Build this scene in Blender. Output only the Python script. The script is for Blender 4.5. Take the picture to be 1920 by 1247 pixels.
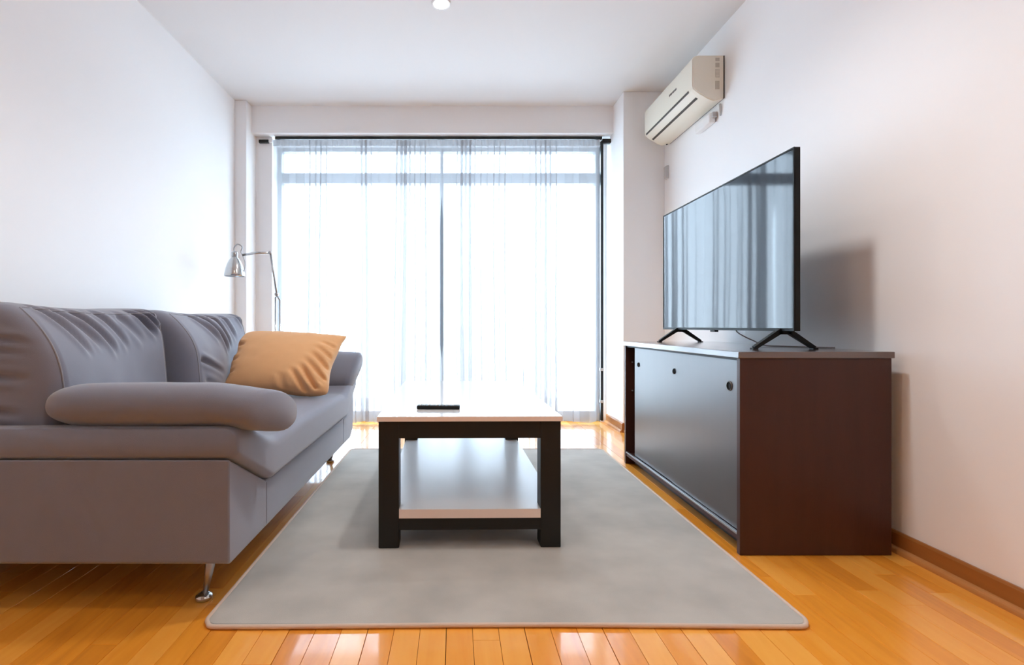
import bpy, bmesh, math, random
from mathutils import Vector, Matrix, noise
for o in list(bpy.data.objects): bpy.data.objects.remove(o)
SC = bpy.context.scene
COL = SC.collection
PI = math.pi
random.seed(7)

# ------------------------------------------------------------------ camera
EYE = 0.75
cd = bpy.data.cameras.new('camera'); cam = bpy.data.objects.new('camera', cd); COL.objects.link(cam)
cam.location = (0, 0, EYE); cam.rotation_euler = (PI/2, 0, 0)
cd.sensor_width = 36; cd.lens = 972/1920*36
cd.shift_x = 107/1920; cd.shift_y = -11.5/1920; cd.clip_start = 0.02
SC.camera = cam
# ------------------------------------------------------------------ view
SC.view_settings.view_transform = 'Standard'; SC.view_settings.look = 'None'
SC.view_settings.exposure = 0.42; SC.view_settings.gamma = 1; SC.view_settings.use_curve_mapping = False
try:
    SC.cycles.use_denoising = True; SC.cycles.max_bounces = 12; SC.cycles.diffuse_bounces = 8
    SC.cycles.transparent_max_bounces = 24; SC.cycles.sample_clamp_indirect = 6
    SC.cycles.caustics_reflective = False; SC.cycles.caustics_refractive = False
except Exception: pass
# ------------------------------------------------------------------ sky: even bright overcast
SKY = 11.0
LAMP = 44.0
REAR = 18.0
w = bpy.data.worlds.new('sky'); SC.world = w; w.use_nodes = True
nt = w.node_tree; bg = nt.nodes['Background']
tc = nt.nodes.new('ShaderNodeTexCoord'); sp = nt.nodes.new('ShaderNodeSeparateXYZ')
mr = nt.nodes.new('ShaderNodeMapRange'); mx = nt.nodes.new('ShaderNodeMix'); mx.data_type = 'RGBA'
nt.links.new(tc.outputs['Generated'], sp.inputs[0]); nt.links.new(sp.outputs['Z'], mr.inputs['Value'])
mr.inputs['From Min'].default_value = -0.2; mr.inputs['From Max'].default_value = 0.9
mx.inputs[6].default_value = (0.70, 0.85, 1.0, 1); mx.inputs[7].default_value = (0.64, 0.81, 1.0, 1)
nt.links.new(mr.outputs[0], mx.inputs[0]); nt.links.new(mx.outputs[2], bg.inputs['Color'])
bg.inputs['Strength'].default_value = SKY

# ------------------------------------------------------------------ materials
def mat(name, col, rough=0.5, metal=0.0, ior=1.5, coat=0.0, bump=0.0, bscale=200, var=0.0, vscale=6,
        sheen=0.0, coatr=0.05, stretch=None, emit=None, spec=0.5):
    m = bpy.data.materials.new(name); m.use_nodes = True
    t = m.node_tree; b = t.nodes['Principled BSDF']
    b.inputs['Base Color'].default_value = (*col, 1); b.inputs['Roughness'].default_value = rough
    b.inputs['Metallic'].default_value = metal; b.inputs['IOR'].default_value = ior
    b.inputs['Coat Weight'].default_value = coat; b.inputs['Coat Roughness'].default_value = coatr
    b.inputs['Sheen Weight'].default_value = sheen
    b.inputs['Specular IOR Level'].default_value = spec
    if emit: b.inputs['Emission Color'].default_value = (*emit[:3], 1); b.inputs['Emission Strength'].default_value = emit[3]
    if var or bump:
        c = t.nodes.new('ShaderNodeTexCoord'); mp = t.nodes.new('ShaderNodeMapping')
        t.links.new(c.outputs['Object'], mp.inputs[0])
        if stretch: mp.inputs['Scale'].default_value = stretch
    if var:
        n = t.nodes.new('ShaderNodeTexNoise'); n.inputs['Scale'].default_value = vscale; n.inputs['Detail'].default_value = 6
        t.links.new(mp.outputs[0], n.inputs['Vector'])
        r = t.nodes.new('ShaderNodeMix'); r.data_type = 'RGBA'
        r.inputs[6].default_value = (*[x*(1-var) for x in col], 1); r.inputs[7].default_value = (*[min(1, x*(1+var)) for x in col], 1)
        t.links.new(n.outputs['Fac'], r.inputs[0]); t.links.new(r.outputs[2], b.inputs['Base Color'])
    if bump:
        n2 = t.nodes.new('ShaderNodeTexNoise'); n2.inputs['Scale'].default_value = bscale; n2.inputs['Detail'].default_value = 3
        t.links.new(mp.outputs[0], n2.inputs['Vector'])
        bp = t.nodes.new('ShaderNodeBump'); bp.inputs['Strength'].default_value = bump; bp.inputs['Distance'].default_value = 0.002
        t.links.new(n2.outputs['Fac'], bp.inputs['Height']); t.links.new(bp.outputs[0], b.inputs['Normal'])
    return m

M = {}
M['wall'] = mat('white_paint', (0.885, 0.89, 0.90), 0.6, bump=0.05, bscale=300)
M['ceil'] = mat('ceiling_paint', (0.76, 0.76, 0.765), 0.7)
M['fabric'] = mat('grey_fabric', (0.175, 0.184, 0.235), 0.7, bump=0.3, bscale=700, var=0.05, vscale=30, sheen=0.4, spec=0.25)
M['piping'] = mat('seam_fabric', (0.22, 0.22, 0.25), 0.85, sheen=0.3)
M['orange'] = mat('tan_fabric', (0.70, 0.39, 0.18), 0.8, bump=0.25, bscale=600, var=0.05, vscale=20, sheen=0.2)
M['chrome'] = mat('polished_chrome', (0.55, 0.56, 0.57), 0.16, 1.0)
M['steel'] = mat('satin_steel', (0.42, 0.42, 0.43), 0.3, 1.0)
M['rug'] = mat('grey_carpet', (0.435, 0.415, 0.375), 0.95, bump=0.5, bscale=900, var=0.30, vscale=6, sheen=0.2)
M['binding'] = mat('rug_binding', (0.60, 0.47, 0.38), 0.8, bump=0.3, bscale=500)
M['tblack'] = mat('black_brown_laminate', (0.016, 0.015, 0.013), 0.5, spec=0.25, bump=0.05, bscale=80)
M['twhite'] = mat('white_gloss_laminate', (0.80, 0.80, 0.80), 0.12, coat=0.5)
M['tshelf'] = mat('white_shelf_laminate', (0.74, 0.75, 0.76), 0.3)
M['tedge'] = mat('pale_edge_band', (0.82, 0.70, 0.63), 0.5)
M['bplast'] = mat('black_plastic', (0.008, 0.009, 0.010), 0.5, spec=0.2)
M['screen'] = mat('screen_glass', (0.010, 0.014, 0.02), 0.05, ior=1.66)
M['mahog'] = mat('mahogany_veneer', (0.045, 0.012, 0.007), 0.42, bump=0.1, bscale=60, var=0.25, vscale=5, stretch=(6, 6, 0.6), ior=1.45)
M['mtop'] = mat('mahogany_top', (0.055, 0.022, 0.014), 0.22, coat=1.0, coatr=0.15, ior=1.9, var=0.2, vscale=5, stretch=(6, 0.6, 6))
M['mdoor'] = mat('door_laminate', (0.045, 0.028, 0.026), 0.30, ior=1.95, var=0.15, vscale=5, stretch=(6, 6, 0.6))
M['alu'] = mat('aluminium_rail', (0.45, 0.45, 0.46), 0.35, 1.0)
M['cream'] = mat('cream_plastic', (0.78, 0.745, 0.64), 0.4)
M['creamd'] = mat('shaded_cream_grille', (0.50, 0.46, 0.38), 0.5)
M['slot'] = mat('dark_slot', (0.06, 0.05, 0.04), 0.7)
M['gtext'] = mat('grey_badge_print', (0.16, 0.15, 0.14), 0.5)
M['whitep'] = mat('white_plastic', (0.82, 0.82, 0.82), 0.4)
M['greyp'] = mat('grey_plastic', (0.50, 0.51, 0.52), 0.5)
M['rod'] = mat('black_rod_metal', (0.015, 0.018, 0.02), 0.4, 0.3)
M['frame'] = mat('anodised_frame', (0.20, 0.215, 0.235), 0.45, 0.3)
M['balcony'] = mat('balcony_tile', (0.6, 0.59, 0.57), 0.7, bump=0.1, bscale=40)
M['base'] = mat('oak_baseboard', (0.34, 0.13, 0.03), 0.45, var=0.25, vscale=4, stretch=(8, 0.8, 8), coat=0.2)
M['shoe'] = mat('oak_shoe_moulding', (0.48, 0.21, 0.06), 0.5, var=0.2, vscale=4, stretch=(8, 0.8, 8), coat=0.2)
M['under'] = mat('dark_joint', (0.035, 0.015, 0.006), 0.8)
M['glow'] = mat('lamp_diffuser', (1, 1, 1), 0.4, emit=(1.0, 0.93, 0.84, 25))
M['cable'] = mat('grey_cable', (0.22, 0.2, 0.2), 0.5)

def curtain_mat():
    m = bpy.data.materials.new('sheer_voile'); m.use_nodes = True; t = m.node_tree
    t.nodes.remove(t.nodes['Principled BSDF']); out = t.nodes['Material Output']
    tr = t.nodes.new('ShaderNodeBsdfTransparent'); tr.inputs[0].default_value = (0.97, 0.97, 0.98, 1)
    tl = t.nodes.new('ShaderNodeBsdfTranslucent'); tl.inputs[0].default_value = (0.26, 0.26, 0.275, 1)
    df = t.nodes.new('ShaderNodeBsdfDiffuse'); df.inputs[0].default_value = (0.65, 0.65, 0.66, 1)
    a = t.nodes.new('ShaderNodeMixShader'); a.inputs[0].default_value = 0.38
    b = t.nodes.new('ShaderNodeMixShader'); b.inputs[0].default_value = 0.62
    t.links.new(tl.outputs[0], a.inputs[1]); t.links.new(df.outputs[0], a.inputs[2])
    t.links.new(tr.outputs[0], b.inputs[1]); t.links.new(a.outputs[0], b.inputs[2])
    t.links.new(b.outputs[0], out.inputs[0]); return m
M['voile'] = curtain_mat()

def glass_mat():
    m = bpy.data.materials.new('window_glass'); m.use_nodes = True; t = m.node_tree
    t.nodes.remove(t.nodes['Principled BSDF']); out = t.nodes['Material Output']
    tr = t.nodes.new('ShaderNodeBsdfTransparent'); tr.inputs[0].default_value = (0.96, 0.98, 0.98, 1)
    gl = t.nodes.new('ShaderNodeBsdfGlossy'); gl.inputs['Roughness'].default_value = 0.02
    mxx = t.nodes.new('ShaderNodeMixShader'); mxx.inputs[0].default_value = 0.06
    t.links.new(tr.outputs[0], mxx.inputs[1]); t.links.new(gl.outputs[0], mxx.inputs[2])
    t.links.new(mxx.outputs[0], out.inputs[0]); return m
M['glass'] = glass_mat()

def plank_mat():
    m = bpy.data.materials.new('lacquered_beech'); m.use_nodes = True; t = m.node_tree
    b = t.nodes['Principled BSDF']
    g = t.nodes.new('ShaderNodeNewGeometry'); oi = t.nodes.new('ShaderNodeObjectInfo')
    # each board gets its own piece of grain
    add = t.nodes.new('ShaderNodeVectorMath'); add.operation = 'MULTIPLY_ADD'
    cmb = t.nodes.new('ShaderNodeCombineXYZ')
    mu = t.nodes.new('ShaderNodeMath'); mu.operation = 'MULTIPLY'; mu.inputs[1].default_value = 50
    t.links.new(oi.outputs['Random'], mu.inputs[0]); t.links.new(mu.outputs[0], cmb.inputs[0]); t.links.new(mu.outputs[0], cmb.inputs[1])
    add.inputs[1].default_value = (1, 1, 1)
    t.links.new(g.outputs['Position'], add.inputs[0]); t.links.new(cmb.outputs[0], add.inputs[2])
    mp = t.nodes.new('ShaderNodeMapping'); mp.inputs['Scale'].default_value = (14, 1.6, 1)
    t.links.new(add.outputs[0], mp.inputs[0])
    n = t.nodes.new('ShaderNodeTexNoise'); n.inputs['Scale'].default_value = 2.0; n.inputs['Detail'].default_value = 6; n.inputs['Distortion'].default_value = 1.2
    t.links.new(mp.outputs[0], n.inputs['Vector'])
    ra = t.nodes.new('ShaderNodeValToRGB')
    e = ra.color_ramp.elements
    e[0].position = 0.0; e[0].color = (0.55, 0.17, 0.012, 1)
    e[1].position = 1.0; e[1].color = (0.95, 0.46, 0.085, 1)
    x = e.new(0.5); x.color = (0.86, 0.33, 0.030, 1)
    ad = t.nodes.new('ShaderNodeMath'); ad.operation = 'MULTIPLY_ADD'; ad.inputs[1].default_value = 0.62
    sc = t.nodes.new('ShaderNodeMath'); sc.operation = 'MULTIPLY'; sc.inputs[1].default_value = 0.60
    sep = t.nodes.new('ShaderNodeSeparateColor'); t.links.new(oi.outputs['Color'], sep.inputs[0])
    t.links.new(sep.outputs[0], sc.inputs[0])
    t.links.new(n.outputs['Fac'], ad.inputs[0]); t.links.new(sc.outputs[0], ad.inputs[2])
    t.links.new(ad.outputs[0], ra.inputs[0]); t.links.new(ra.outputs[0], b.inputs['Base Color'])
    b.inputs['Roughness'].default_value = 0.34; b.inputs['Coat Weight'].default_value = 1.0; b.inputs['Coat Roughness'].default_value = 0.07
    return m
M['plank'] = plank_mat()

# ------------------------------------------------------------------ helpers
def obj(name, bm, m, parent=None, smooth=False, bevel=0, seg=2, sub=0):
    me = bpy.data.meshes.new(name)
    bmesh.ops.recalc_face_normals(bm, faces=bm.faces)
    bm.to_mesh(me); bm.free()
    me.materials.append(M[m] if isinstance(m, str) else m)
    o = bpy.data.objects.new(name, me); COL.objects.link(o)
    if parent:
        o.parent = parent
    if smooth:
        for p in me.polygons: p.use_smooth = True
    if bevel:
        md = o.modifiers.new('bevel', 'BEVEL'); md.width = bevel; md.segments = seg; md.limit_method = 'ANGLE'
        md.harden_normals = False
        for p in me.polygons: p.use_smooth = True
        try:
            me.set_sharp_from_angle(angle=math.radians(50))
        except Exception: pass
    if sub:
        md = o.modifiers.new('sub', 'SUBSURF'); md.levels = sub; md.render_levels = sub
    return o
def tag(o, label, cat, group=None):
    o['label'] = label; o['category'] = cat
    if group: o['group'] = group
    return o
def thing(name, label, cat, loc=(0, 0, 0), rz=0, group=None):
    o = bpy.data.objects.new(name, None); COL.objects.link(o); o.location = loc; o.rotation_euler = (0, 0, rz)
    o.empty_display_size = 0.05
    return tag(o, label, cat, group)
def struct(name, bm, m, parent=None, **k):
    o = obj(name, bm, m, parent, **k); o['kind'] = 'structure'; return o
def bx(bm, x0, x1, y0, y1, z0, z1):
    v = [bm.verts.new((x, y, z)) for x in (x0, x1) for y in (y0, y1) for z in (z0, z1)]
    for f in ((0,1,3,2), (4,6,7,5), (0,4,5,1), (2,3,7,6), (0,2,6,4), (1,5,7,3)):
        bm.faces.new([v[i] for i in f])
    return bm
def box(*a):
    return bx(bmesh.new(), *a)
def prism(pts, axis, a0, a1, bm=None):
    """extrude a 2D outline along an axis: 'x' takes (y,z), 'y' takes (x,z), 'z' takes (x,y)"""
    bm = bm or bmesh.new()
    f = {'x': lambda p, a: (a, p[0], p[1]), 'y': lambda p, a: (p[0], a, p[1]), 'z': lambda p, a: (p[0], p[1], a)}[axis]
    A = [bm.verts.new(f(p, a0)) for p in pts]; B = [bm.verts.new(f(p, a1)) for p in pts]
    bm.faces.new(A); bm.faces.new(B[::-1]); n = len(pts)
    for i in range(n): bm.faces.new((A[i], A[(i+1) % n], B[(i+1) % n], B[i]))
    return bm
def loft(rings, bm=None, caps=True):
    bm = bm or bmesh.new()
    R = [[bm.verts.new(p) for p in r] for r in rings]; n = len(R[0])
    for a, b in zip(R, R[1:]):
        for i in range(n): bm.faces.new((a[i], a[(i+1) % n], b[(i+1) % n], b[i]))
    if caps: bm.faces.new(R[0]); bm.faces.new(R[-1][::-1])
    return bm
def lathe(prof, c=(0, 0, 0), n=24, mtx=None, bm=None):
    rings = []
    for r, z in prof:
        ring = []
        for i in range(n):
            p = Vector((r*math.cos(2*PI*i/n), r*math.sin(2*PI*i/n), z))
            if mtx: p = mtx @ p
            ring.append(p + Vector(c))
        rings.append(ring)
    return loft(rings, bm)
def tube(pts, r, n=8, bm=None):
    P = [Vector(p) for p in pts]; rings = []; up = Vector((0.13, 0.21, 0.97))
    for i, p in enumerate(P):
        d = (P[min(i+1, len(P)-1)] - P[max(i-1, 0)]).normalized()
        a = d.cross(up).normalized(); b = d.cross(a).normalized()
        rr = r[i] if isinstance(r, (list, tuple)) else r
        rings.append([p + rr*(math.cos(2*PI*k/n)*a + math.sin(2*PI*k/n)*b) for k in range(n)])
    return loft(rings, bm)
def spline(ctrl, n=8):
    """Catmull-Rom through control points"""
    C = [Vector(c) for c in ctrl]; C = [2*C[0]-C[1]] + C + [2*C[-1]-C[-2]]; out = []
    for i in range(1, len(C)-2):
        for k in range(n):
            t = k/n; a, b, c, d = C[i-1], C[i], C[i+1], C[i+2]
            out.append(0.5*((2*b) + (c-a)*t + (2*a-5*b+4*c-d)*t*t + (3*b-a-3*c+d)*t**3))
    out.append(C[-2]); return out
def smooth(a, b, x):
    t = max(0, min(1, (x-a)/(b-a))); return t*t*(3-2*t)

# ================================================================== SETTING
XL, XR = -1.615, 1.48
YR = -3.2            # wall behind the camera
H = 2.408
YW = 3.90            # lintel plane
struct('wall_left', box(XL-0.12, XL, YR-0.1, 4.3, -0.03, H+0.1), 'wall')
struct('wall_right', box(XR, XR+0.12, YR-0.1, 4.3, -0.03, H+0.1), 'wall')
struct('wall_rear', box(XL, XR, YR-0.1, YR, -0.03, H), 'wall')
struct('ceiling', box(XL, XR, YR, 4.3, H, H+0.12), 'ceil')
# window wall: lintel beam, shallow pillar left, deep column right, jamb returns
struct('wall_window', box(-1.530, 1.190, YW, 4.22, 2.205, H), 'wall')
struct('trim_1', box(XL, -1.530, 3.80, 4.22, 0, H), 'wall', bevel=0.003)              # left pillar
struct('trim_2', box(1.190, XR, 3.66, 4.22, 0, H), 'wall', bevel=0.004)             # right column
struct('trim_3', box(-1.530, -1.405, 3.985, 4.22, 0, 2.205), 'wall')
bm = bmesh.new(); bx(bm, 1.150, 1.190, 4.08, 4.22, 0, 2.205); bx(bm, -1.405, 1.150, 4.08, 4.22, 2.165, 2.205)
struct('trim_4', bm, 'wall')
# floor bed + parquet
fl = struct('floor', box(XL, XR, YR, 4.25, -0.03, -0.010), 'under')
BW, SW = 0.1935, 0.0645
X0 = -0.0213
def strip_cols():
    k0 = math.floor((XL-X0)/SW)-1
    for k in range(k0, k0+60):
        x0 = X0+k*SW; x1 = x0+SW
        if x1 > XL+0.004 and x0 < XR-0.004: yield k, max(x0, XL), min(x1, XR)
pm = {}
def plank_mesh(wd):
    key = round(wd, 3)
    if key not in pm:
        b = bmesh.new(); h = 0.5; g = 0.0004
        b0 = [(-wd/2, -h, -0.010), (wd/2, -h, -0.010), (wd/2, h, -0.010), (-wd/2, h, -0.010)]
        b1 = [(-wd/2, -h, -0.0010), (wd/2, -h, -0.0010), (wd/2, h, -0.0010), (-wd/2, h, -0.0010)]
        b2 = [(-wd/2+g, -h+g, 0), (wd/2-g, -h+g, 0), (wd/2-g, h-g, 0), (-wd/2+g, h-g, 0)]
        loft([b0, b1, b2], b)
        bmesh.ops.recalc_face_normals(b, faces=b.faces)
        me = bpy.data.meshes.new('plank'); b.to_mesh(me); b.free(); me.materials.append(M['plank']); pm[key] = me
    return pm[key]
rest = bmesh.new(); nplank = 0
rng = random.Random(31)
for k, x0, x1 in strip_cols():
    edge = 0.0007 if k % 3 == 0 else 0.00025
    edge2 = 0.0007 if k % 3 == 2 else 0.00025
    a, b_ = x0+edge, x1-edge2
    y = 0.62 + rng.random()*0.45
    bx(rest, a, b_, YR, y-0.0006, -0.010, 0)
    while y < 4.22:
        L = rng.choice([0.48, 0.58, 0.66, 0.80]); y1 = min(y+L, 4.22)
        if 4.22-y1 < 0.22: y1 = 4.22
        o = bpy.data.objects.new('plank', plank_mesh(b_-a)); COL.objects.link(o); o.parent = fl
        o.location = ((a+b_)/2, (y+y1)/2, 0); o.scale = (1, y1-y-0.0006, 1)
        v = rng.random(); o.color = (v, v, v, 1); nplank += 1
        y = y1
print('planks', nplank)
ro = obj('plank_field', rest, 'plank', fl); ro['kind'] = 'stuff'; ro.color = (0.5, 0.5, 0.5, 1)

# baseboards with shoe moulding
def baseboard(name, pts_fn):
    return
def bb_x(name, x, s, y0, y1):
    """board along Y standing at wall plane x, s=+1 projects to +x"""
    b = prism([(x, 0), (x+s*0.010, 0), (x+s*0.010, 0.060), (x+s*0.006, 0.067), (x, 0.067)], 'y', y0, y1)
    o = struct(name, b, 'base')
    q = [(x+s*0.010, 0)] + [(x+s*(0.010+0.016*math.cos(t)), 0.019*math.sin(t)) for t in [i*PI/2/5 for i in range(6)]]
    obj('shoe_moulding', prism(q, 'y', y0, y1), 'shoe', o, smooth=False)
    return o
def bb_y(name, y, x0, x1):
    b = prism([(y, 0), (y-0.010, 0), (y-0.010, 0.060), (y-0.006, 0.067), (y, 0.067)], 'x', x0, x1)
    o = struct(name, b, 'base')
    q = [(y-0.010, 0)] + [(y-(0.010+0.016*math.cos(t)), 0.019*math.sin(t)) for t in [i*PI/2/5 for i in range(6)]]
    obj('shoe_moulding', prism(q, 'x', x0, x1), 'shoe', o)
    return o
bb_x('baseboard_right', XR, -1, YR, 3.66)
bb_x('baseboard_left', XL, 1, YR, 3.80)
bb_y('baseboard_column', 3.66, 1.19, XR-0.026)
bb_x('baseboard_reveal', 1.190, -1, 3.66, 4.05)

# window: four sliding lights below a transom, fixed lights above
wx0, wx1, wy = -1.405, 1.150, 4.14
wb = box(wx0, wx0+0.03, wy-0.03, wy+0.04, 0, 2.165); bx(wb, wx1-0.035, wx1, wy-0.03, wy+0.04, 0, 2.165)
bx(wb, wx0+0.03, wx1-0.035, wy-0.03, wy+0.04, 2.135, 2.165); bx(wb, wx0+0.03, wx1-0.035, wy-0.03, wy+0.04, 0, 0.03)
win = struct('window_1', wb, 'frame')
obj('transom', box(wx0+0.03, wx1-0.035, wy-0.03, wy+0.04, 1.885, 1.965), 'frame', win)
cx = -0.105
obj('mullion', box(cx-0.012, cx+0.012, wy-0.02, wy+0.03, 1.965, 2.135), 'frame', win)
obj('mullion', box(cx-0.016, cx+0.016, wy-0.02, wy+0.03, 0.03, 1.885), 'frame', win)
for (a, b_) in ((wx0+0.03, cx-0.016), (cx+0.016, wx1-0.035)):
    s = box(a, b_, wy-0.012, wy+0.022, 0.03, 0.075)
    obj('bottom_rail', s, 'frame', win)
    obj('pane', box(a, b_, wy, wy+0.005, 0.075, 1.885), 'glass', win)
    obj('pane', box(a, b_, wy, wy+0.005, 1.965, 2.135), 'glass', win)
struct('trim_5', box(-3.2, 3.0, 4.25, 5.8, -0.12, -0.05), 'balcony')

# ================================================================== CURTAINS
rod = thing('curtain_rod', 'long thin black curtain rod under the lintel, above both sheer curtains', 'curtain rod', (0, 3.97, 2.19))
obj('track', box(-1.375, 1.125, -0.012, 0.012, -0.010, 0.010), 'rod', rod, bevel=0.002)
obj('end_bracket', box(-1.500, -1.425, -0.012, 0.0145, -0.036, -0.012), 'rod', rod, bevel=0.003)
obj('end_bracket', box(1.125, 1.190, -0.018, 0.018, -0.040, -0.008), 'rod', rod, bevel=0.003)
obj('bracket_arm', box(-1.425, -1.396, -0.006, 0.0145, -0.030, -0.004), 'whitep', rod)

def curtain(x0, x1, edge_side, seed, label):
    t = thing('sheer_curtain', label, 'curtain', (0, 0, 0), 0, 'sheer curtains at the balcony window')
    r = random.Random(seed); n = 460; rows = 22; ztop, zbot = 2.172, 0.018
    L = x1-x0; bm = bmesh.new()
    # irregular pleats: sum of folds; s-shaped overlap where folds are tight
    ph = []; p = 0
    dens = [r.uniform(0.5, 1.7) for _ in range(14)]
    def dn(u):
        f = u*13; i = min(12, int(f)); tt = f-i; tt = tt*tt*(3-2*tt); return dens[i]*(1-tt)+dens[i+1]*tt
    for i in range(n+1):
        u = i/n; p += dn(u)*2*PI/(0.105)*L/n; ph.append(p)
    grid = []
    for j in range(rows+1):
        v = j/rows; z = ztop+(zbot-ztop)*v; row = []
        amp = 0.010+0.016*smooth(0, 0.35, v)
        for i in range(n+1):
            u = i/n; x = x0+L*u
            wob = noise.noise(Vector((u*6, v*1.4, seed)))
            P = ph[i]+wob*1.6
            y = 3.972+amp*math.sin(P)*(0.75+0.5*noise.noise(Vector((u*9, 3, seed))))
            x += (0.011+0.006*v)*math.sin(2*P)*min(1, 8*u*(1), 8*(1-u))*dn(u)
            # the meeting edges lean away from each other over part of the height
            gap = 0.0115*smooth(1.86, 1.50, z)*smooth(0.50, 0.53, z) if edge_side else 0
            wgt = (1-min(1, abs(x-(x1 if edge_side > 0 else x0))/0.12))
            x += -edge_side*gap*wgt + edge_side*0.003*wgt*(1-smooth(1.9, 1.6, z))
            row.append(bm.verts.new((x, y + (0.012 if edge_side > 0 else -0.0)*wgt, z + 0.006*math.sin(P*0.5)*(v**8))))
        grid.append(row)
    for a, b in zip(grid, grid[1:]):
        for i in range(n): bm.faces.new((a[i], a[i+1], b[i+1], b[i]))
    obj('cloth', bm, 'voile', t, smooth=True)
    # heading tape: doubled band along the top
    hb = bmesh.new(); G = []
    for zz in (2.176, 2.128):
        G.append([hb.verts.new((x0+L*i/200, 3.958+0.004*math.sin(i*1.1), zz)) for i in range(201)])
    for i in range(200): hb.faces.new((G[0][i], G[0][i+1], G[1][i+1], G[1][i]))
    obj('heading_tape', hb, 'voile', t, smooth=True)
    return t
curtain(-1.392, -0.102, 1, 3, 'left white sheer curtain panel, behind the floor lamp and sofa')
curtain(-0.102, 1.108, -1, 11, 'right white sheer curtain panel, between the centre gap and the black blind edge')
# dark vertical edge of the folded-back blind beside the right curtain
t = thing('blind_guide', 'narrow black vertical guide hanging from the rod at the right curtain edge', 'blind guide', (1.125, 3.97, 0))
obj('guide', prism([(1.113-1.125, 3.955-3.97), (1.133-1.125, 3.955-3.97), (1.133-1.125, 3.985-3.97), (1.113-1.125, 3.985-3.97)], 'z', 0.03, 2.165), 'rod', t, bevel=0.002)
for z in (0.41, 0.165):
    obj('clip', box(-0.018, 0.010, -0.020, 0.018, z, z+0.022), 'greyp', t, bevel=0.003)

# ================================================================== RUG
def rrect(x0, x1, y0, y1, r, n=8):
    P = []
    for cx_, cy_, a in ((x1-r, y0+r, -PI/2), (x1-r, y1-r, 0), (x0+r, y1-r, PI/2), (x0+r, y0+r, PI)):
        for i in range(n+1): P.append((cx_+r*math.cos(a+i*PI/2/n), cy_+r*math.sin(a+i*PI/2/n)))
    return P
rug = thing('area_rug', 'grey short-pile area rug with pale bound edge under the coffee table', 'rug', (0, 0, 0.0))
RX0, RX1, RY0, RY1 = -0.630, 0.890, 1.285, 3.135
obj('pile', prism(rrect(RX0+0.006, RX1-0.006, RY0+0.006, RY1-0.006, 0.03), 'z', 0.0006, 0.009), 'rug', rug, bevel=0.002)
def wave(p, i):
    # front edge is not quite straight
    x, y = p; s = 0.0045*math.sin((x+0.2)*4.0) if y < RY0+0.01 else 0
    return Vector((x, y+s, 0.0065))
outer = rrect(RX0+0.002, RX1-0.002, RY0+0.002, RY1-0.002, 0.035)
pts = []
for i, p in enumerate(outer):
    q = outer[(i+1) % len(outer)]; d = math.hypot(q[0]-p[0], q[1]-p[1]); m_ = max(1, int(d/0.08))
    for k in range(m_): pts.append(wave((p[0]+(q[0]-p[0])*k/m_, p[1]+(q[1]-p[1])*k/m_), i))
rings = []
for i, p in enumerate(pts):
    d = (pts[(i+1) % len(pts)]-pts[i-1]).normalized(); a = Vector((d.y, -d.x, 0))
    rings.append([p + 0.0060*math.cos(2*PI*k/8)*a + Vector((0, 0, 0.0058*math.sin(2*PI*k/8))) for k in range(8)])
bm = bmesh.new(); R = [[bm.verts.new(v) for v in r] for r in rings]
for i in range(len(R)):
    a, b = R[i], R[(i+1) % len(R)]
    for k in range(8): bm.faces.new((a[k], a[(k+1) % 8], b[(k+1) % 8], b[k]))
obj('binding', bm, 'binding', rug, smooth=True)

# ================================================================== COFFEE TABLE
RZ = 0.0098
tb = thing('coffee_table', 'low rectangular coffee table with white top and black frame on the rug', 'table', (0.050, 1.733, RZ), math.radians(0.8))
W2 = 0.305; LEN = 1.12; LW = 0.068
obj('tabletop', box(-W2-0.004, W2+0.004, -0.008, LEN+0.008, 0.4235, 0.4405), 'twhite', tb, bevel=0.0015)
obj('edge_band', box(-W2-0.004, W2+0.004, -0.0092, -0.0082, 0.4240, 0.4395), 'tedge', tb)
for s, y in ((-1, 0), (1, 0), (-1, LEN-LW), (1, LEN-LW)):
    xa, xb = (-W2, -W2+LW) if s < 0 else (W2-LW, W2)
    obj('leg', box(xa, xb, y, y+LW, 0, 0.4232), 'tblack', tb, bevel=0.002)
for y in (0.0015, LEN-LW+0.0015):
    obj('apron', box(-W2+LW, W2-LW, y, y+LW-0.003, 0.366, 0.4232), 'tblack', tb)
    obj('lower_rail', box(-W2+LW, W2-LW, y, y+LW-0.003, 0.060, 0.099), 'tblack', tb)
wi, wo = W2-LW-0.0005, W2-0.006
obj('lower_shelf', prism([(-wi, -0.002), (wi, -0.002), (wi, LW+0.001), (wo, LW+0.001), (wo, LEN-LW-0.001), (wi, LEN-LW-0.001), (wi, LEN), (-wi, LEN), (-wi, LEN-LW-0.001), (-wo, LEN-LW-0.001), (-wo, LW+0.001), (-wi, LW+0.001)], 'z', 0.100, 0.1300), 'tshelf', tb)
obj('edge_band', box(-W2+LW+0.0005, W2-LW-0.0005, -0.0032, -0.0022, 0.1005, 0.1295), 'tedge', tb)
# remote
rc = thing('remote_control', 'slim black remote control lying crosswise on the white coffee table', 'remote', (-0.060, 1.885, RZ+0.4407), math.radians(-2))
obj('case', prism([(-0.078, -0.018), (0.078, -0.018), (0.078, 0.018), (-0.078, 0.018)], 'z', 0, 0.0135), 'bplast', rc, bevel=0.004, seg=3)
bm = bmesh.new()
for i in range(9):
    for j in range(3): bx(bm, -0.066+i*0.0145, -0.060+i*0.0145, -0.011+j*0.008, -0.006+j*0.008, 0.0134, 0.0148)
obj('keypad', bm, 'greyp', rc)

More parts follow.
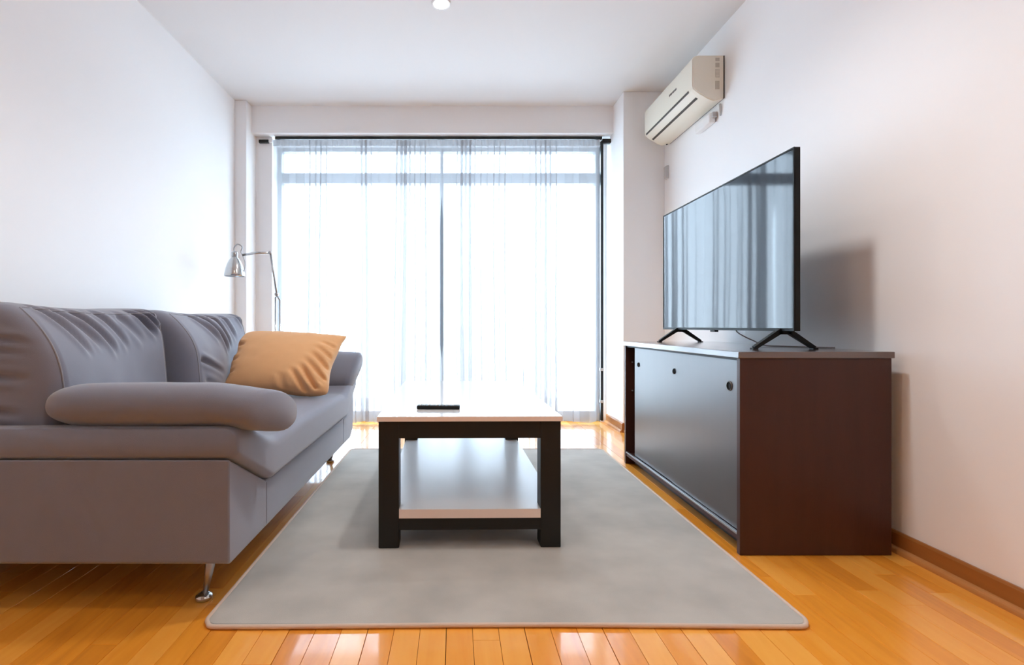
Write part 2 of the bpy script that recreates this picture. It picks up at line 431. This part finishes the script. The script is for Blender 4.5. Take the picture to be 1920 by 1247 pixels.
# ================================================================== CABINET
cb = thing('media_cabinet', 'dark mahogany media cabinet with sliding doors along the right wall', 'cabinet', (0, 0, 0))
CX0, CX1, CY0, CY1, CT = 0.932, 1.428, 1.695, 2.850, 0.667
obj('side_panel', box(CX0, CX1, CY0, CY0+0.020, 0.001, CT-0.0215), 'mahog', cb, bevel=0.0012)
obj('side_panel', box(CX0, CX1, CY1-0.020, CY1, 0.001, CT-0.0215), 'mahog', cb, bevel=0.0012)
obj('cabinet_top', box(CX0-0.008, CX1+0.006, CY0-0.006, CY1+0.006, CT-0.021, CT), 'mtop', cb, bevel=0.0015)
obj('back_panel', box(CX1-0.008, CX1-0.001, CY0+0.0205, CY1-0.0205, 0.055, CT-0.022), 'mahog', cb)
obj('bottom_board', box(CX0+0.004, CX1-0.009, CY0+0.0205, CY1-0.0205, 0.044, 0.060), 'mahog', cb)
obj('plinth', box(CX0+0.050, CX0+0.066, CY0+0.0205, CY1-0.0205, 0.001, 0.0438), 'tblack', cb)
obj('divider', box(CX0+0.060, CX1-0.009, 2.262, 2.278, 0.0605, CT-0.022), 'mahog', cb)
obj('door_track', box(CX0+0.001, CX0+0.012, CY0+0.0208, CY1-0.0208, 0.0603, 0.068), 'alu', cb, bevel=0.001)
obj('door_track', box(CX0+0.006, CX0+0.040, CY0+0.0208, CY1-0.0208, CT-0.030, CT-0.0213), 'tblack', cb)
d1 = obj('door', box(CX0+0.014, CX0+0.028, CY0+0.0215, 2.2600, 0.0690, CT-0.0305), 'mdoor', cb, bevel=0.001)
d2 = obj('door', box(CX0+0.0165, CX0+0.0300, 2.264, 2.735, 0.0690, CT-0.0305), 'mdoor', cb, bevel=0.001)
mY = Matrix.Rotation(-PI/2, 4, 'Y')
def torus(c, R_, r, n=24, m_=8):
    bm = bmesh.new(); V = [[bm.verts.new((c[0]+r*math.sin(2*PI*k/m_), c[1]+(R_+r*math.cos(2*PI*k/m_))*math.cos(2*PI*i/n), c[2]+(R_+r*math.cos(2*PI*k/m_))*math.sin(2*PI*i/n))) for k in range(m_)] for i in range(n)]
    for i in range(n):
        for k in range(m_): bm.faces.new((V[i][k], V[(i+1)%n][k], V[(i+1)%n][(k+1)%m_], V[i][(k+1)%m_]))
    return bm
def pull(parent, y, z, r, x):
    o = obj('finger_pull', lathe([(r*0.2, -0.001), (r, -0.001), (r, 0.003), (r*0.8, 0.0045), (r*0.72, 0.001), (0.001, 0.0008)], (x, y, z), 20, mY), 'bplast', parent, smooth=False)
pull(d1, 1.785, 0.545, 0.016, CX0+0.014)
obj('pull_lip', torus((CX0+0.0125, 1.785, 0.545), 0.0150, 0.0022), 'gtext', d1, smooth=True)
pull(d1, 2.235, 0.556, 0.012, CX0+0.014)
pull(d2, 2.675, 0.552, 0.012, CX0+0.0165)
for z in (0.40, 0.555):
    obj('shelf_pin', lathe([(0.004, 0), (0.004, 0.008), (0.002, 0.009)], (CX0+0.035, CY1-0.0205, z), 8, Matrix.Rotation(PI/2, 4, 'X')), 'steel', cb)

# ================================================================== TV
TX = 1.180; TY0, TY1 = 1.800, 2.932; TZ0, TZ1 = 0.733, 1.374
tv = thing('television', 'large flat-screen television on splayed black feet on the dark cabinet', 'television', (TX, (TY0+TY1)/2, CT))
hl = (TY1-TY0)/2; zo = -CT
obj('housing', box(0.001, 0.020, -hl, hl, TZ0+zo, TZ1+zo), 'bplast', tv, bevel=0.0015)
hb = box(0.0202, 0.050, -hl+0.16, hl-0.16, TZ0+zo+0.03, TZ1+zo-0.22)
obj('electronics_box', hb, 'bplast', tv, bevel=0.01)
obj('screen', box(-0.0010, 0.0008, -hl+0.006, hl-0.006, TZ0+zo+0.011, TZ1+zo-0.006), 'screen', tv)
bm = box(-0.003, 0.0008, -hl, -hl+0.0055, TZ0+zo, TZ1+zo); bx(bm, -0.003, 0.0008, hl-0.0055, hl, TZ0+zo, TZ1+zo)
bx(bm, -0.003, 0.0008, -hl+0.0055, hl-0.0055, TZ1+zo-0.0055, TZ1+zo); bx(bm, -0.003, 0.0008, -hl+0.0055, hl-0.0055, TZ0+zo, TZ0+zo+0.0105)
obj('bezel', bm, 'bplast', tv)
obj('sensor_tab', box(-0.005, 0.012, -0.022, 0.022, TZ0+zo-0.008, TZ0+zo+0.002), 'bplast', tv, bevel=0.002)
for yy in (-hl+0.075, hl-0.19):
    lg = bmesh.new()
    for s in (-1, 1):
        top = Vector((0.010+s*0.012, yy, TZ0+zo+0.002)); bot = Vector((0.010+s*0.108, yy, 0.0052))
        d = (bot-top).normalized(); nrm = Vector((-d.z, 0, d.x))
        rings = []
        for q, wd in ((top, 0.0095), (bot, 0.0060)):
            rings.append([q+nrm*wd+Vector((0, 0.010, 0)), q+nrm*wd-Vector((0, 0.010, 0)), q-nrm*wd-Vector((0, 0.010, 0)), q-nrm*wd+Vector((0, 0.010, 0))])
        loft(rings, lg)
    bx(lg, -0.014, 0.034, yy-0.010, yy+0.010, TZ0+zo-0.012, TZ0+zo+0.001)
    st = obj('stand_leg', lg, 'bplast', tv, bevel=0.001)
    for s in (-1, 1):
        obj('foot_pad', box(0.010+s*0.108-0.009, 0.010+s*0.108+0.009, yy-0.011, yy+0.011, 0.0002, 0.0050), 'bplast', st)
wire = spline([(TX+0.03, 2.24, 0.76), (TX+0.035, 2.235, 0.728), (TX+0.05, 2.20, 0.706), (TX+0.075, 2.18, 0.690), (TX+0.10, 2.15, 0.672), (TX+0.15, 2.10, 0.6698), (TX+0.20, 2.00, 0.6698), (TX+0.25, 1.95, 0.6698)], 6)
tag(obj('power_cable', tube(wire, 0.0024), 'cable', smooth=True), 'thin grey cable trailing from under the television onto the cabinet', 'cable')

# ================================================================== AIR CONDITIONER
ac = thing('air_conditioner', 'cream wall-mounted air conditioner high on the right wall above television', 'air conditioner', (XR, 3.20, 2.0))
A0, A1 = 2.842-3.20, 3.565-3.20
def P(x, z): return (x-XR, z-2.0)
prof = [P(1.474, 2.238), P(1.330, 2.238), P(1.312, 2.232), P(1.303, 2.215), P(1.303, 2.075), P(1.308, 2.055), P(1.345, 2.026), P(1.395, 1.998), P(1.420, 1.990), P(1.474, 2.000)]
obj('casing', prism(prof, 'y', A0+0.006, A1-0.006), 'cream', ac, bevel=0.003)
endp = [P(1.472, 2.235), P(1.334, 2.235), P(1.316, 2.229), P(1.308, 2.213), P(1.308, 2.060), P(1.330, 2.040), P(1.395, 2.002), P(1.420, 1.994), P(1.472, 2.004)]
for y in (A0, A1-0.0058):
    obj('end_cap', prism(endp, 'y', y, y+0.0058), 'cream', ac, bevel=0.001)
obj('mounting_plate', box(-0.0058, -0.0005, A0+0.002, A1-0.002, 0.004, 0.236), 'slot', ac)
gb = bmesh.new()
for z0, z1 in ((0.205, 0.222), (0.170, 0.195), (0.115, 0.160), (0.050, 0.096)):
    bx(gb, -0.052, -0.030, A0-0.0012, A0-0.0002, z0, z1)
obj('side_grille', gb, 'creamd', ac)
gb = bmesh.new()
for i in range(9): bx(gb, -0.050, -0.032, A0-0.0022, A0-0.0013, 0.118+i*0.0052, 0.120+i*0.0052)
obj('grille_fin', gb, 'cream', ac)
# front panel line work: two long louvre slots
def slot(p0, p1, ya, yb, name):
    d = Vector((p1[0]-p0[0], 0, p1[1]-p0[1])); n_ = Vector((d.z, 0, -d.x)).normalized()
    if n_.x > 0: n_ = -n_
    q = [(p0[0]+n_.x*0.0012, p0[1]+n_.z*0.0012), (p1[0]+n_.x*0.0012, p1[1]+n_.z*0.0012), (p1[0]+0.004, p1[1]+0.004), (p0[0]+0.004, p0[1]+0.004)]
    obj(name, prism(q, 'y', ya, yb), 'slot', ac)
slot(P(1.305, 2.066), P(1.3085, 2.0535), A0+0.055, A1-0.025, 'louvre_slot')
slot(P(1.343, 2.0275), P(1.355, 2.0200), A0+0.050, A1-0.030, 'louvre_slot')
fl1 = prism([P(1.3105, 2.0525), P(1.342, 2.0282), P(1.344, 2.031), P(1.3125, 2.0555)], 'y', A0+0.03, A1-0.02)
obj('flap', fl1, 'cream', ac)
# small maker's badge, unreadable strokes
lb = bmesh.new()
for i, wd in enumerate((0.011, 0.009, 0.010, 0.008, 0.011, 0.009, 0.009)):
    y = -0.150+i*0.0155; bx(lb, 1.3012-XR, 1.3031-XR, y, y+wd, 0.141+0.0005*i, 0.153+0.0005*i)
obj('badge', lb, 'gtext', ac)
obj('end_screw', lathe([(0.006, 0), (0.006, 0.004), (0.003, 0.006)], (-0.035, A1-0.03, -0.012), 10), 'slot', ac)
# pipe cover and bracket just beneath it
pc = thing('pipe_cover', 'small white pipe cover with grey clips below the air conditioner', 'pipe cover', (XR, 2.95, 1.93))
obj('cover', prism(rrect(-0.040, -0.002, -0.02, 0.17, 0.014, 5), 'z', -0.025, 0.030), 'whitep', pc, bevel=0.006, seg=3)
obj('clip', box(-0.030, -0.002, -0.032, -0.0205, 0.000, 0.030), 'greyp', pc, bevel=0.003)
obj('clip', prism([(-0.014, 0.055), (-0.003, 0.055), (-0.003, -0.010), (-0.008, -0.010)], 'y', -0.075, -0.068), 'greyp', pc)
tag(obj('wall_holder', prism([(-0.0, 0), (-0.018, 0.004), (-0.022, 0.085), (-0.0, 0.09)], 'y', 3.585, 3.625), 'greyp', bevel=0.002), 'little grey remote holder on the right wall near the far corner', 'wall holder').location = (XR-0.0003, 0, 1.775)

# ================================================================== SOFA
so = thing('sofa', 'two-seat grey fabric sofa with loose back cushions along the left wall', 'sofa', (0, 0, 0))
SY0, SY1 = 1.350, 3.000
SXF, SXB = -0.588, -1.590
def ztop(y):   # arm-base top line: dips to the seat rail between the raised ends
    a = 0.403-(0.403-0.270)*max(0, min(1, (y-SY0)/0.265)); b = 0.403-(0.403-0.270)*max(0, min(1, (SY1-y)/0.265))
    return max(a, b, 0.270)
base = bmesh.new()
ys = [SY0, SY0+0.265, SY1-0.265, SY1]
prism([(SY0, 0.135), (SY0+0.008, 0.127), (SY1-0.09, 0.127), (SY1-0.02, 0.165), (SY1, 0.25), (SY1, 0.403), (SY1-0.265, 0.270), (SY0+0.265, 0.270), (SY0, 0.403)], 'x', SXB, SXF, base)
obj('base', base, 'fabric', so, bevel=0.010, seg=4)
# vertical seam welts on the front of the base
for y in (SY0+0.268, SY1-0.268):
    obj('seam', box(SXF-0.004, SXF+0.0012, y-0.001, y+0.001, 0.135, ztop(y)-0.006), 'fabric', so)
# seat cushion
def seat_rings():
    rings = []; N = 90
    for i in range(N+1):
        u = i/N; u = u if 0.05 < u < 0.95 else (0.05*(u/0.05)**2 if u <= 0.05 else 1-0.05*((1-u)/0.05)**2); y = SY0+0.002+(SY1-SY0-0.004)*u
        zb = ztop(y)+0.006
        d = min(y-SY0, SY1-y)
        zt = 0.398+0.086*(1-smooth(0.02, 0.34, d)) + 0.010*smooth(0.2, 0.6, d)
        e = min(1, d/0.014+0.0); rr = math.sqrt(max(0, 1-(1-e)**2))
        zm = (zb+zt)/2; hh = (zt-zb)/2*(0.80+0.20*rr)
        xf = SXF+0.020+0.004*smooth(0.05, 0.3, d) - 0.012*(1-rr); xb = SXB+0.10
        zb, zt = zm-hh, zm+hh
        r = min(0.022, hh*0.6); rt = min(0.034, hh*0.9); ring = []
        for k in range(9):
            a = -PI/2+k*PI/16*1.0
            ring.append((xf-r+r*math.cos(-PI/2+k*PI/2/8), y, zb+r+r*math.sin(-PI/2+k*PI/2/8)))
        for k in range(9):
            a = k*PI/2/8; ring.append((xf-rt+rt*math.cos(a), y, zt-rt+rt*math.sin(a)))
        for k in range(1, 10): ring.append((xf-rt+(xb-xf+rt)*k/9, y, zt+0.008*math.sin(PI*k/9)*smooth(0, 0.2, d)))
        ring.append((xb, y, zb))
        rings.append(ring)
    return rings
obj('seat_cushion', loft(seat_rings()), 'fabric', so, smooth=True)
obj('backrest', prism([(-1.600, 0.128), (-1.490, 0.128), (-1.46, 0.40), (-1.50, 0.70), (-1.53, 0.72), (-1.58, 0.72), (-1.600, 0.70)], 'y', SY0+0.02, SY1-0.02), 'fabric', so, bevel=0.012, seg=3)

def soft_box(div, fn):
    """cube surface grid (u,v,t in -1..1) mapped through fn to 3D"""
    bm = bmesh.new(); cache = {}
    nu, nv, ntt = div
    def V(i, j, k):
        key = (i, j, k)
        if key not in cache:
            cache[key] = bm.verts.new(fn(-1+2*i/nu, -1+2*j/nv, -1+2*k/ntt))
        return cache[key]
    for i in range(nu):
        for j in range(nv):
            for k in (0, ntt): bm.faces.new((V(i,j,k), V(i+1,j,k), V(i+1,j+1,k), V(i,j+1,k)))
    for i in range(nu):
        for k in range(ntt):
            for j in (0, nv): bm.faces.new((V(i,j,k), V(i+1,j,k), V(i+1,j,k+1), V(i,j,k+1)))
    for j in range(nv):
        for k in range(ntt):
            for i in (0, nu): bm.faces.new((V(i,j,k), V(i,j+1,k), V(i,j+1,k+1), V(i,j,k+1)))
    return bm
def creases(y, z, L):
    d = 0
    for (ya, za, yb, zb, wd, dp) in L:
        ax, az = yb-ya, zb-za; l2 = ax*ax+az*az
        t = ((y-ya)*ax+(z-za)*az)/l2; tc_ = max(0, min(1, t))
        # soft bow
        dy, dz = y-(ya+ax*tc_), z-(za+az*tc_)
        s = math.sqrt(dy*dy+dz*dz)
        taper = (1-0.65*tc_)*1.7
        prof_ = math.exp(-(s/wd)**2) - 0.5*math.exp(-((s-1.9*wd)/wd)**2)
        d += dp*taper*prof_*smooth(-0.06, 0.14, t)*smooth(1.06, 0.75, t)
    return d

def back_cushion(y0, y1, Lf, Ls, seed, near):
    yc, hy = (y0+y1)/2, (y1-y0)/2
    def fn(u, v, t):
        # rounded box, softer at the seams
        n = 8.0
        s = (abs(u)**n+abs(v)**n+abs(t)**7)**(1/n)
        s = max(s, 1e-6)
        U, V_, T_ = u/s, v/s, t/s
        zt = 0.832-0.022*(1-abs(U)**2.5)+0.010*(abs(U)**6)
        z0, z1 = 0.402, zt
        z = z0+(z1-z0)*(V_+1)/2
        q = (V_+1)/2
        xn = -1.065-0.18*q**4; xfar = -1.180-0.030*q**4+0.02*(1-q)
        k = smooth(-1.0, 0.75, U); xfr = xn*(1-k)+xfar*k + 0.008*(1-U*U)*(1-V_*V_)
        xbk = -1.440-0.035*q
        x = (xfr+xbk)/2+(xfr-xbk)/2*max(-1, min(1, T_*1.06))
        y = yc+hy*U*(1-0.035*(1-abs(T_)**2)*0-0.02*(V_*V_)*(abs(U)))
        f = smooth(0.1, 0.9, T_)
        if f > 0: x -= f*creases(y, z, Lf)
        if near and U < -0.55:
            g = smooth(-0.55, -0.97, U)
            y += g*creases(x, z, Ls)
        x += 0.006*noise.noise(Vector((y*7, z*7, seed)))*f
        return (x, y, z)
    pts = [fn(-1, -0.9+1.9*i/40, 1) for i in range(39)] + [fn(-1+2*i/50, 1, 1) for i in range(51)] + [fn(1, 1-1.8*i/40, 1) for i in range(1, 41)]
    return soft_box((96, 60, 26), fn), tube(pts, 0.0026, 6)
# creases: (y,z) start -> (y,z) end, width, depth
Lf1 = [(1.50, 0.815, 1.58, 0.66, 0.012, 0.014), (1.56, 0.81, 1.66, 0.68, 0.012, 0.012), (1.64, 0.80, 1.75, 0.655, 0.013, 0.016),
       (1.74, 0.80, 1.84, 0.67, 0.013, 0.012), (1.84, 0.79, 1.96, 0.69, 0.016, 0.010), (1.93, 0.81, 2.06, 0.71, 0.011, 0.018),
       (1.98, 0.815, 2.10, 0.735, 0.010, 0.016), (2.03, 0.82, 2.11, 0.765, 0.009, 0.014)]
Ls1 = [(-1.40, 0.74, -1.14, 0.70, 0.011, 0.014), (-1.42, 0.71, -1.15, 0.675, 0.010, 0.014), (-1.40, 0.635, -1.14, 0.605, 0.011, 0.012),
       (-1.40, 0.54, -1.16, 0.51, 0.010, 0.012), (-1.42, 0.50, -1.22, 0.485, 0.010, 0.010)]
Lf2 = [(2.20, 0.61, 2.48, 0.53, 0.012, 0.013), (2.36, 0.81, 2.50, 0.68, 0.014, 0.014), (2.46, 0.81, 2.62, 0.62, 0.014, 0.020), (2.56, 0.81, 2.68, 0.64, 0.014, 0.018),
       (2.68, 0.81, 2.78, 0.68, 0.014, 0.012), (2.84, 0.82, 2.92, 0.75, 0.012, 0.012), (2.22, 0.52, 2.44, 0.46, 0.012, 0.006)]
for (a, b, l1, l2, sd, nr_) in ((1.395, 2.130, Lf1, Ls1, 1.0, True), (2.145, 2.960, Lf2, [], 5.0, False)):
    cm, pm_ = back_cushion(a, b, l1, l2, sd, nr_)
    cc = obj('back_cushion', cm, 'fabric', so, smooth=True)
    obj('piping', pm_, 'piping', cc, smooth=True)

def bolster(yc, zc, a, b, tilt, xa, xb, shear, sag=0.0):
    rings = []; N = 44; n = 28; ct, st_ = math.cos(tilt), math.sin(tilt)
    for i in range(N+1):
        u = i/N
        # rounded closed end at the back, flatter D-shaped end in front
        e0 = min(1, u/0.22); e1 = min(1, (1-u)/0.035)
        k = (math.sqrt(max(0, 1-(1-e0)**2))*0.92+0.08*e0) * (0.82+0.18*math.sqrt(max(0, 1-(1-e1)**2)))
        if u < 1e-9: k = 0.05
        fat = 1-0.10*abs(2*u-1)**2
        ring = []
        for j in range(n):
            th = 2*PI*j/n; c, s = math.cos(th), math.sin(th)
            p = a*math.copysign(abs(c)**0.85, c)*k*fat; q = b*math.copysign(abs(s)**0.85, s)*(k**0.8)*fat
            x = xa+(xb-xa)*u + shear*(p/a)*smooth(0.5, 1, u)
            q += 0.0015*noise.noise(Vector((u*9, th, 2)))
            y = yc+p*ct-q*st_; z = zc+p*st_+q*ct - sag*smooth(0.75, 1.0, u)
            ring.append((x, y, z))
        rings.append(ring)
    return loft(rings)
obj('arm_bolster', bolster(1.455, 0.527, 0.118, 0.064, math.radians(-13), -1.130, -0.494, 0.034, 0.014), 'fabric', so, smooth=True)
obj('arm_bolster', bolster(2.885, 0.503, 0.128, 0.070, math.radians(48), -1.130, -0.548, 0.030, 0.0), 'fabric', so, smooth=True)
for (x, y) in ((-0.668, 1.425), (-0.668, 2.87), (-1.50, 1.425), (-1.50, 2.87)):
    dirx = -0.018
    lg = tube([(x, y, 0.1275), (x+dirx*0.5, y, 0.07), (x+dirx, y, 0.018)], [0.0150, 0.0110, 0.0070], 14)
    L = obj('leg', lg, 'steel', so, smooth=True)
    fm = Matrix.Rotation(0, 4, 'Z')
    ft = lathe([(0.010, 0.0003), (0.0205, 0.0010), (0.0225, 0.006), (0.0215, 0.012), (0.012, 0.0175), (0.007, 0.021)], (x+dirx-0.004, y, 0), 18)
    obj('foot', ft, 'chrome', L, smooth=True)

# ================================================================== TAN CUSHION
def tan_cushion():
    TL, TR, BR, BL = [Vector(p) for p in ((-1.115, 2.735, 0.728), (-0.575, 2.700, 0.700), (-0.605, 2.450, 0.412), (-1.120, 2.500, 0.440))]
    n = 64; bm = bmesh.new()
    nr = ((TR-TL).cross(BL-TL)).normalized()
    if nr.y > 0: nr = -nr
    Lc = [(0.62, -0.98, 0.30, -0.45, 0.05, 0.020), (0.80, -0.90, 0.45, -0.30, 0.05, 0.022), (0.95, -0.60, 0.50, -0.10, 0.05, 0.018),
          (0.98, -0.25, 0.55, 0.15, 0.05, 0.018), (0.98, 0.10, 0.60, 0.38, 0.045, 0.014), (0.20, -0.98, 0.10, -0.6, 0.06, 0.012),
          (-0.98, 0.40, -0.80, 0.36, 0.06, 0.016), (-0.98, -0.15, -0.82, -0.12, 0.06, 0.014), (-0.98, -0.55, -0.84, -0.5, 0.05, 0.012), (0.95, 0.45, 0.65, 0.58, 0.04, 0.010)]
    G = {}
    for side in (1, -1):
        for i in range(n+1):
            for j in range(n+1):
                u, v = -1+2*i/n, -1+2*j/n
                # denser near the rim
                u, v = math.sin(u*PI/2), math.sin(v*PI/2)
                edge = abs(u) > 0.9999 or abs(v) > 0.9999
                if edge and side < 0: G[(side, i, j)] = G[(1, i, j)]; continue
                # seams pull in between the corners, which are themselves rounded off
                uu = u*(1-0.035*(1-v*v)); vv = v*(1-0.05*(1-u*u))
                cr = abs(u*v)**6
                kc = 0.10 if (u < 0 and v > 0) else 0.09 if (u > 0 and v < 0) else 0.05 if u < 0 else 0.0
                uu *= 1-kc*cr; vv *= 1-kc*cr
                if u > 0: uu += abs(u)**3*(0.045*math.sin(3.0*v-1.2) - 0.030*smooth(0.2, 0.75, v)*(1-smooth(0.75, 1.0, v)))
                if v > 0: vv += v**3*0.030*math.cos(u*2.2-0.3)
                if u < 0: uu += abs(u)**3*0.018*math.sin(9*v)
                if v < 0: vv += abs(v)**3*0.018*math.sin(7*u+1)
                a, b = (uu+1)/2, (vv+1)/2
                p = (BL*(1-a)+BR*a)*(1-b)+(TL*(1-a)+TR*a)*b
                th = 0.088*((1-u**2)**0.40)*((1-v**2)**0.40)*(1-0.15*v)
                if side > 0: th -= creases(u, v, Lc)*0.75*min(1, th/0.03)
                else: th *= 0.6
                th += 0.002*noise.noise(Vector((u*4, v*4, side)))
                G[(side, i, j)] = bm.verts.new(p+nr*side*th)
        for i in range(n):
            for j in range(n):
                bm.faces.new([G[(side, *q)] for q in ((i,j), (i+1,j), (i+1,j+1), (i,j+1))])
    o = obj('throw_cushion', bm, 'orange', smooth=True)
    rim = [G0 for G0 in ()]
    return o
tag(tan_cushion(), 'square tan orange throw cushion leaning on the far sofa arm', 'cushion')

# ================================================================== FLOOR LAMP
LY = 3.32
fl_ = thing('floor_lamp', 'slim chrome reading floor lamp with bell shade behind the sofa end', 'lamp', (-1.135, LY, 0))
def pxl(px, py, y=LY): return Vector(((px-853)*y/972+1.135, y-LY, EYE-(py-612)*y/972))
obj('base', lathe([(0.02, 0.0005), (0.125, 0.0005), (0.128, 0.006), (0.12, 0.016), (0.02, 0.022)], (0, 0, 0), 36), 'chrome', fl_, smooth=True)
obj('pole', tube([(-0.014, 0, 0.018), (-0.014, 0, 0.935)], 0.0062, 12), 'chrome', fl_, smooth=True)
obj('pole', tube([(0.014, 0, 0.018), (0.014, 0, 0.92)], 0.0062, 12), 'chrome', fl_, smooth=True)
obj('elbow_joint', lathe([(0.004, -0.016), (0.011, -0.014), (0.011, 0.014), (0.004, 0.016)], tuple(pxl(519, 552)), 14, Matrix.Rotation(PI/2, 4, 'X')), 'steel', fl_, smooth=True)
obj('pole_clamp', tube([(-0.014, 0, 0.93), tuple(pxl(519, 553)), (0.014, 0, 0.915)], 0.0055, 10), 'steel', fl_, smooth=True)
obj('lower_arm', tube([tuple(pxl(519, 552)), tuple(pxl(507, 474))], 0.0070, 12), 'steel', fl_, smooth=True)
obj('arm_knuckle', lathe([(0.003, -0.013), (0.010, -0.011), (0.010, 0.011), (0.003, 0.013)], tuple(pxl(506.5, 474)), 14, Matrix.Rotation(PI/2, 4, 'X')), 'steel', fl_, smooth=True)
obj('upper_arm', tube([tuple(pxl(507, 474)), tuple(pxl(480, 474)), tuple(pxl(455, 478.5))], 0.0080, 12), 'chrome', fl_, smooth=True)
c = pxl(440, 518)
prof = [(0.060, 0.0), (0.064, 0.0), (0.063, 0.012), (0.056, 0.045), (0.046, 0.078), (0.032, 0.105), (0.018, 0.122), (0.014, 0.128), (0.012, 0.128), (0.016, 0.118), (0.030, 0.100), (0.043, 0.075), (0.053, 0.044), (0.060, 0.010)]
rings = []
for r, z in prof+[prof[0]]:
    rings.append([c+Vector((r*math.cos(2*PI*i/28), r*math.sin(2*PI*i/28), z)) for i in range(28)])
sh = obj('lamp_shade', loft(rings, caps=False), 'chrome', fl_, smooth=True)
obj('socket_cap', lathe([(0.017, 0.118), (0.020, 0.130), (0.020, 0.150), (0.014, 0.158), (0.004, 0.160)], tuple(c), 18), 'steel', fl_, smooth=True)
obj('bulb', lathe([(0.002, 0.022), (0.020, 0.030), (0.028, 0.050), (0.022, 0.075), (0.012, 0.095), (0.011, 0.125)], tuple(c), 18), 'whitep', sh, smooth=True)
hk = spline([pxl(441, 478), pxl(439, 466), pxl(444, 458.5), pxl(450, 459.5), pxl(454, 464), pxl(452, 472), pxl(455, 479)], 6)
obj('handle_loop', tube(hk, 0.0042, 10), 'steel', fl_, smooth=True)
hk = spline([pxl(455, 479), pxl(459, 490), pxl(459, 502), pxl(456, 512)], 6)
obj('side_bracket', tube(hk, 0.0030, 8), 'steel', fl_, smooth=True)

# ================================================================== DOWNLIGHTS
def downlight(x, y, label, watts, colr, spot=150):
    t = thing('recessed_downlight', label, 'downlight', (x, y, H), 0, 'ceiling downlights')
    obj('trim_ring', lathe([(0.038, -0.0005), (0.050, -0.0005), (0.050, -0.004), (0.046, -0.006), (0.039, -0.004)], (0, 0, 0), 32), 'whitep', t, smooth=True)
    obj('diffuser', lathe([(0.001, -0.0062), (0.037, -0.0062), (0.037, -0.0045), (0.001, -0.0045)], (0, 0, 0), 28), 'glow', t)
    ld = bpy.data.lights.new('downlight_beam', 'SPOT'); ld.energy = watts; ld.color = colr
    ld.spot_size = math.radians(spot); ld.spot_blend = 0.8; ld.shadow_soft_size = 0.08
    lo = bpy.data.objects.new('downlight_beam', ld); COL.objects.link(lo); lo.parent = t; lo.location = (0, 0, -0.06)
WARM = (1.0, 0.88, 0.74)
NEUT = (1.0, 0.97, 0.95)
downlight(-0.07, 2.66, 'small bright recessed downlight in the ceiling before the window', LAMP*0.35, NEUT)
downlight(0.34, 1.72, 'recessed downlight in the ceiling above the rug, out of frame', LAMP*1.0, NEUT)
downlight(-0.55, 0.88, 'recessed downlight in the ceiling above the near end of the sofa, out of frame', REAR*0.9, WARM)
downlight(0.95, -0.30, 'unseen fill downlight added behind the camera right to lighten the wall behind the television', REAR*1.3, NEUT)  # added fill lamp, placed to lift the television's shadow on the right wall
